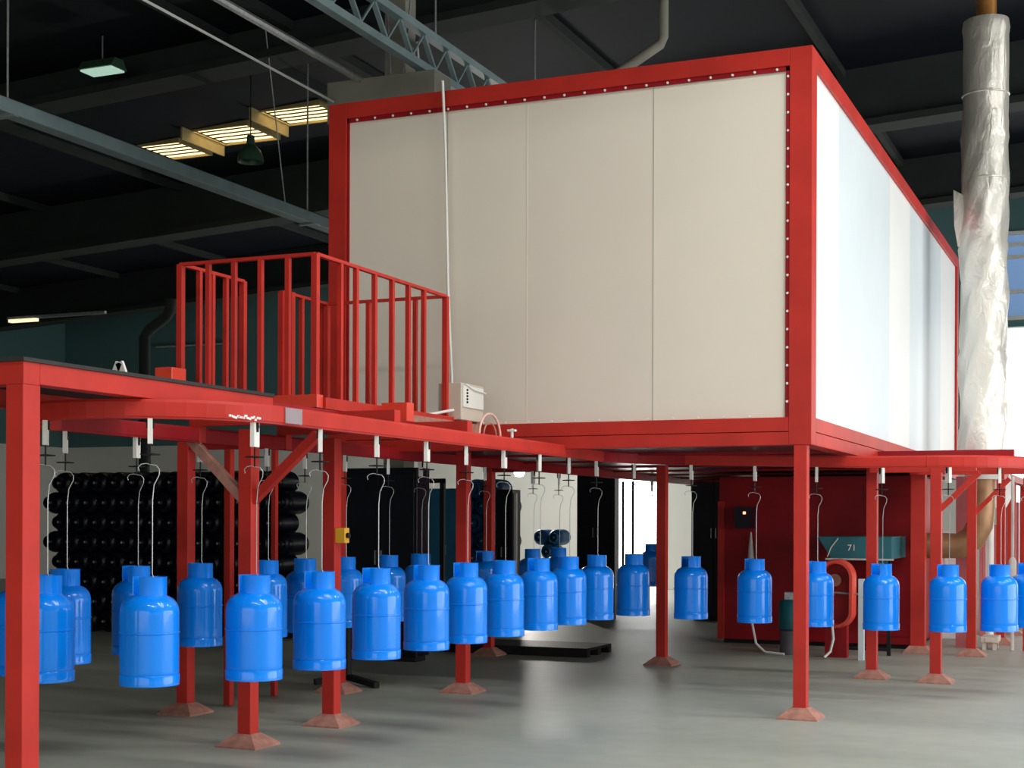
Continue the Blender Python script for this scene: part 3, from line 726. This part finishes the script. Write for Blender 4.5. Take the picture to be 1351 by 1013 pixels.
for k in range(32):
    a, b = rings[k], rings[(k+1) % 32]
    for j in range(6): m.face([a[j], a[(j+1) % 6], b[(j+1) % 6], b[j]])
m.build('rim', ORANGE, t, True)
m = MB(); m.face([m.bm.verts.new((p[0], bo+.1, p[2])) for p in pts[:32]]); m.bm.faces.ensure_lookup_table()
g = bmesh.ops.extrude_face_region(m.bm, geom=m.bm.faces[:]); bmesh.ops.translate(m.bm, vec=(0, .02, 0), verts=[v for v in g['geom'] if isinstance(v, bmesh.types.BMVert)])
m.build('back_plate', REDD, t)
MB().lathe([(0, 0), (.07, 0), (.07, -.05), (.03, -.05), (.03, -.08), (0, -.08)], xc-.02, bo+.1, zc+.15, 20, axis='y').build('pulley', FOOT, t, True)
MB().box(xc-.12, xc+.12, bo+.0, bo+.14, 0, zc-rz_+.01).build('pedestal', REDD, t)
MB().tube([(xc-.12, bo+.05, zc+.02), (xc+.26, bo+.05, zc+.0)], .012, 8).build('shaft_rod', GALV, t)
# motor barrel
bm_ = 5.4; x = on_b(bm_, 1046)
t = thing('motor_drum', (x, bm_, 0), 'teal and grey drum motor left of the oval ring', 'motor')
zb_ = zat(x, bm_, 828); zt2 = zat(x, bm_, 790)
MB().lathe([(0, zb_), (.15, zb_), (.155, zb_+.02), (.155, zt2-.03), (.13, zt2), (0, zt2)], x, bm_, 0, 28).build('body', TEAL, t, True)
MB().lathe([(0, 0), (.14, 0), (.14, zb_-.02), (.12, zb_), (0, zb_)], x, bm_, 0, 28).build('base', paint('grey_motor_base', (.12, .11, .13), .5), t, True)
MB().box(x-.08, x+.06, bm_-.07, bm_+.05, zt2, zt2+.09).build('terminal_box', GALV, t, bevel=.005)
# hoses on the floor
q1_ = G(1030, 851)
tag(MB().tube([(on_b(5.3, 991), 5.3, zat(-1.4, 5.3, 800)), (on_b(5.3, 992), 5.3, zat(-1.4, 5.3, 818)), (on_b(5.25, 998), 5.25, .12), (on_b(5.2, 1010), 5.2, .03), (on_b(5.15, 1035), 5.15, .02)], .014, 8).build('hose', WHITE, None, True), 'white hose curving down to the floor below the cylinder by the enclosure', 'hose')
tag(MB().tube([(on_b(5.0, 1098), 5.0, zat(-.7, 5.0, 820)), (on_b(5.0, 1100), 5.0, .22), (on_b(5, 1096), 5.0, .08), (on_b(4.95, 1088), 4.95, .02)], .014, 8).build('hose', WHITE, None, True), 'white hose dropping from the oval ring to the floor', 'hose')
x = on_b(5.0, 1137); tag(MB().box(x-.03, x+.03, 4.97, 5.03, 0, zat(x, 5, 762)).build('pale_upright', WHITEB), 'pale grey upright panel behind the post right of the oval ring', 'upright')
x = on_b(6.4, 987); tag(MB().lathe([(0, 1.0), (.05, 1.0), (.045, 1.25), (.01, 1.62), (0, 1.63)], x, 6.545, -.25, 10).build('white_cone', WHITE, None, True), 'white pointed cone fixed on the enclosure behind the hanging cylinder', 'cone') 
x = on_b(6.3, 981); z = zat(x, 6.3, 676)
t = thing('pilot_lamp_box', (x, 6.5, z), 'small dark box with a red pilot light on the enclosure edge', 'pilot light')
MB().box(x-.12, x+.08, 6.33, 6.6, z-.18, z+.08).build('body', NAVY, t); MB().box(x-.012, x+.018, 6.315, 6.33, z-.01, z+.02).build('pilot_light', REDL, t)

# ------------------------------------------------------------------ chimney
ch = L(1299, 300, 17); cx, cy = ch.x, ch.y
ztop = zat(cx, cy, 26)
t = thing('chimney', (cx, cy, 0), 'tall foil wrapped chimney pipe right of the booth', 'chimney')
random.seed(11)
m = MB(); seg = 40; rings = []; N = 60
for i in range(N+1):
    z = 2.2+(ztop-2.2)*i/N; ring_ = []
    up = max(0, min(1, (z-5.2)/1.0))
    base = .262 if z < 6.2 else .255
    for k in range(seg):
        th = 2*math.pi*k/seg
        r = base+(1-up*.8)*(.012*math.sin(3*th+z*5)+.010*math.sin(7*th-z*9+1)+random.uniform(-.002, .002))
        if i % 15 == 14: r += .012
        off = -.03*(1-min(1, (z-2.2)/5.0))
        ring_.append(m.bm.verts.new((cx+off+r*math.cos(th), cy+r*math.sin(th), z)))
    rings.append(ring_)
for a, b in zip(rings, rings[1:]):
    for k in range(seg): m.face([a[k], a[(k+1) % seg], b[(k+1) % seg], b[k]])
m.face(rings[0][::-1]); m.face(rings[-1])
m.build('foil_sleeve', FOIL, t, True)
MB().tube([(cx, cy, ztop-.05), (cx, cy, roofz(cx))], .115, 24).build('inner_pipe', COPPER, t, True)
for yy in (124, 236): 
    zb = zat(cx, cy, yy); MB().lathe([(.258, -.012), (.268, -.006), (.268, .006), (.258, .012), (.258, -.012)], cx-.005, cy, zb, 40).build('seam_band', FOIL, t, True)
# foil flap
fx = L(1259, 280, 16.8)
MB().prism([(fx.x-.05, zat(fx.x, fx.y, 242)), (fx.x+.09, zat(fx.x, fx.y, 252)), (fx.x+.12, zat(fx.x, fx.y, 318)), (fx.x+.0, zat(fx.x, fx.y, 318)), (fx.x-.04, zat(fx.x, fx.y, 290))], 'y', cy-.1, cy-.06).build('foil_flap', FOIL, t)
# elbow to the enclosure
zc_ = zat(cx, cy, 718)
MB().tube([(cx-.03, cy, 2.25), (cx-.03, cy, zc_+.42), (cx-.05, cy, zc_+.25), (cx-.13, cy, zc_+.09), (cx-.28, cy, zc_), (cx-.5, cy, zc_)]+[(-.13, cy, zc_)], .15, 24).build('elbow_pipe', TAN, t, True)
MB().lathe([(.26, 2.2), (.17, 2.0), (.155, 2.0), (.155, 2.2)], cx-.03, cy, 0, 28).build('cone', WHITE, t, True)

# ------------------------------------------------------------------ right-hand machinery
def rbox(name, px0, px1, b, y0, y1, d, mat, label, cat, legs=False):
    a0 = on_b(b, px0); a1 = on_b(b, px1); z1 = zat((a0+a1)/2, b, y0); z0 = 0 if y1 is None else zat((a0+a1)/2, b, y1)
    t = thing(name, ((a0+a1)/2, b, 0), label, cat)
    MB().box(a0, a1, b, b+d, max(z0, .0), z1).build('body', mat, t, bevel=.008)
    MB().box(a0+.05, a1-.05, b-.01, b, z0+(z1-z0)*.15, z0+(z1-z0)*.85).build('panel', mat, t, bevel=.003)
    if z0 > .05:
        for x in (a0+.04, a1-.04):
            for y in (b+.04, b+d-.04): MB().box(x-.02, x+.02, y-.02, y+.02, 0, z0).build('leg', mat, t)
    return t
PINK = paint('pinkish_red_paint', (.50, .12, .13), .5, var=.1)  # paler, pinker red than the frame enamel
rbox('machine_cabinet', 1241, 1278, 8.4, 700, None, 1.0, WHITEP, 'pale cabinet below the chimney elbow', 'cabinet')
rbox('machine_cabinet', 1292, 1316, 9.2, 690, None, .8, PINK, 'pink red slotted machine cabinet beyond the right braced post', 'cabinet')
rbox('low_bench', 1294, 1317, 6.9, 838, 846, .4, BEIGE, 'low beige bench on the floor at the right', 'bench')
rbox('machine_cabinet', 1320, 1344, 12.6, 660, None, 1.0, PINK, 'tall pinkish red cabinet near the right edge', 'cabinet')
x = on_b(8.6, 1306); tag(MB().lathe([(0, -.14), (.2, -.12), (.26, 0), (.27, .25), (.2, .38), (0, .4)], x, 8.6, zat(x, 8.6, 655), 24).tube([(x, 8.6, zat(x, 8.6, 655)-.1), (x, 8.6, 0)], .05, 10).build('white_tank', WHITE, None, True), 'rounded white tank behind the right braced post', 'tank')
x = on_b(7.2, 1270); tag(MB().box(x-.07, x+.07, 7.13, 7.27, 0, 2.05).build('pink_column', PINK), 'pinkish square column between the braced posts', 'column')
x = on_b(7.0, 1336); tag(MB().tube([(x, 7.0, 2.04), (x, 7.0, 0.0)], .02, 8).lathe([(0, 0), (.045, .02), (.045, .2), (0, .28)], x, 7.0, .85, 12).build('spray_lance', WHITE, None, True), 'white slim upright lance at the right edge', 'lance')

# ------------------------------------------------------------------ light
w = bpy.data.worlds.new('world'); SC.world = w; w.use_nodes = True
nt = w.node_tree; bg = nt.nodes['Background']
st = nt.nodes.new('ShaderNodeTexSky'); st.sky_type = 'HOSEK_WILKIE'; st.sun_direction = (.75, -.35, .56); st.turbidity = 4
bg.inputs['Strength'].default_value = .12
nt.links.new(st.outputs['Color'], bg.inputs['Color'])
def area(name, loc, rot, sx, sy, power, col):
    l = bpy.data.lights.new(name, 'AREA'); l.shape = 'RECTANGLE'; l.size = sx; l.size_y = sy; l.energy = power; l.color = col
    o = bpy.data.objects.new(name, l); COL.objects.link(o); o.location = loc; o.rotation_euler = rot; return o
# daylight entering the open gate in the right wall (faces -a) and the gate behind the camera (faces +b)
area('gate_daylight_right', (WR-.05, (RG0+RG1)/2, RGZ/2), (0, R(90), 0), RGZ, RG1-RG0, 950, (1.0, .97, .96))
area('gate_daylight_front', (0, WF+.05, FGZ/2), (R(90), 0, 0), FG1-FG0, FGZ, 460, (1.0, .95, .88))
# unseen strip lamps added for floor light and cylinder highlights, behind and beside the camera
for k, (a, b, sx, sy, p) in enumerate(((4.6, -13.5, 10, .32, 580), (4.6, -9.5, 10, .32, 560), (5.2, -4.6, 9, .32, 480), (5.6, -3.0, 9, .32, 330), (7.0, 1.8, 5.5, .35, 330), (7.5, 6.5, 5, .7, 200))):
    area('added_overhead_strip', (a, b, roofz(a)-.05), (0, R(-3), 0), sx, sy, p, (1.0, .98, .94))
ll = bpy.data.lights.new('wall_lamp_light', 'POINT'); ll.energy = 480; ll.color = (1, .95, .88); ll.shadow_soft_size = .12; lo = bpy.data.objects.new('wall_lamp_light', ll); COL.objects.link(lo); lo.location = WLQ+Vector((0, -.2, -.25))
area('door_daylight', ((DA0+DA1)/2, WB-.1, DZ/2), (R(-90), 0, 0), DA1-DA0, DZ, 25, (.95, .97, 1))
for h in holes:
    area('skylight_daylight', ((h[0]+h[1])/2, (h[2]+h[3])/2, roofz(-8)-.02), (0, 0, 0), h[1]-h[0], h[3]-h[2], 40, (1, .7, .35))

# ------------------------------------------------------------------ camera
cam = bpy.data.cameras.new('camera'); co = bpy.data.objects.new('camera', cam); COL.objects.link(co)
cam.sensor_width = 36; cam.lens = 36*F/1351; cam.shift_y = (687-506.5)/1351; cam.clip_end = 300; cam.clip_start = .05
co.matrix_world = Matrix.Translation((CA, CB, H)) @ Matrix.Rotation(TH, 4, 'Z') @ Matrix.Rotation(R(90), 4, 'X') @ Matrix.Rotation(R(.2), 4, 'Z')
SC.camera = co
SC.view_settings.view_transform = 'Standard'; SC.view_settings.look = 'None'; SC.view_settings.gamma = 1; SC.view_settings.exposure = 0
SC.view_settings.use_curve_mapping = False
SC.cycles.use_denoising = True; SC.cycles.max_bounces = 6; SC.cycles.sample_clamp_indirect = 4

for o in bpy.data.objects:
    if 'label' in o and not 4 <= len(o['label'].split()) <= 16: print('LABEL', len(o['label'].split()), o['label'])
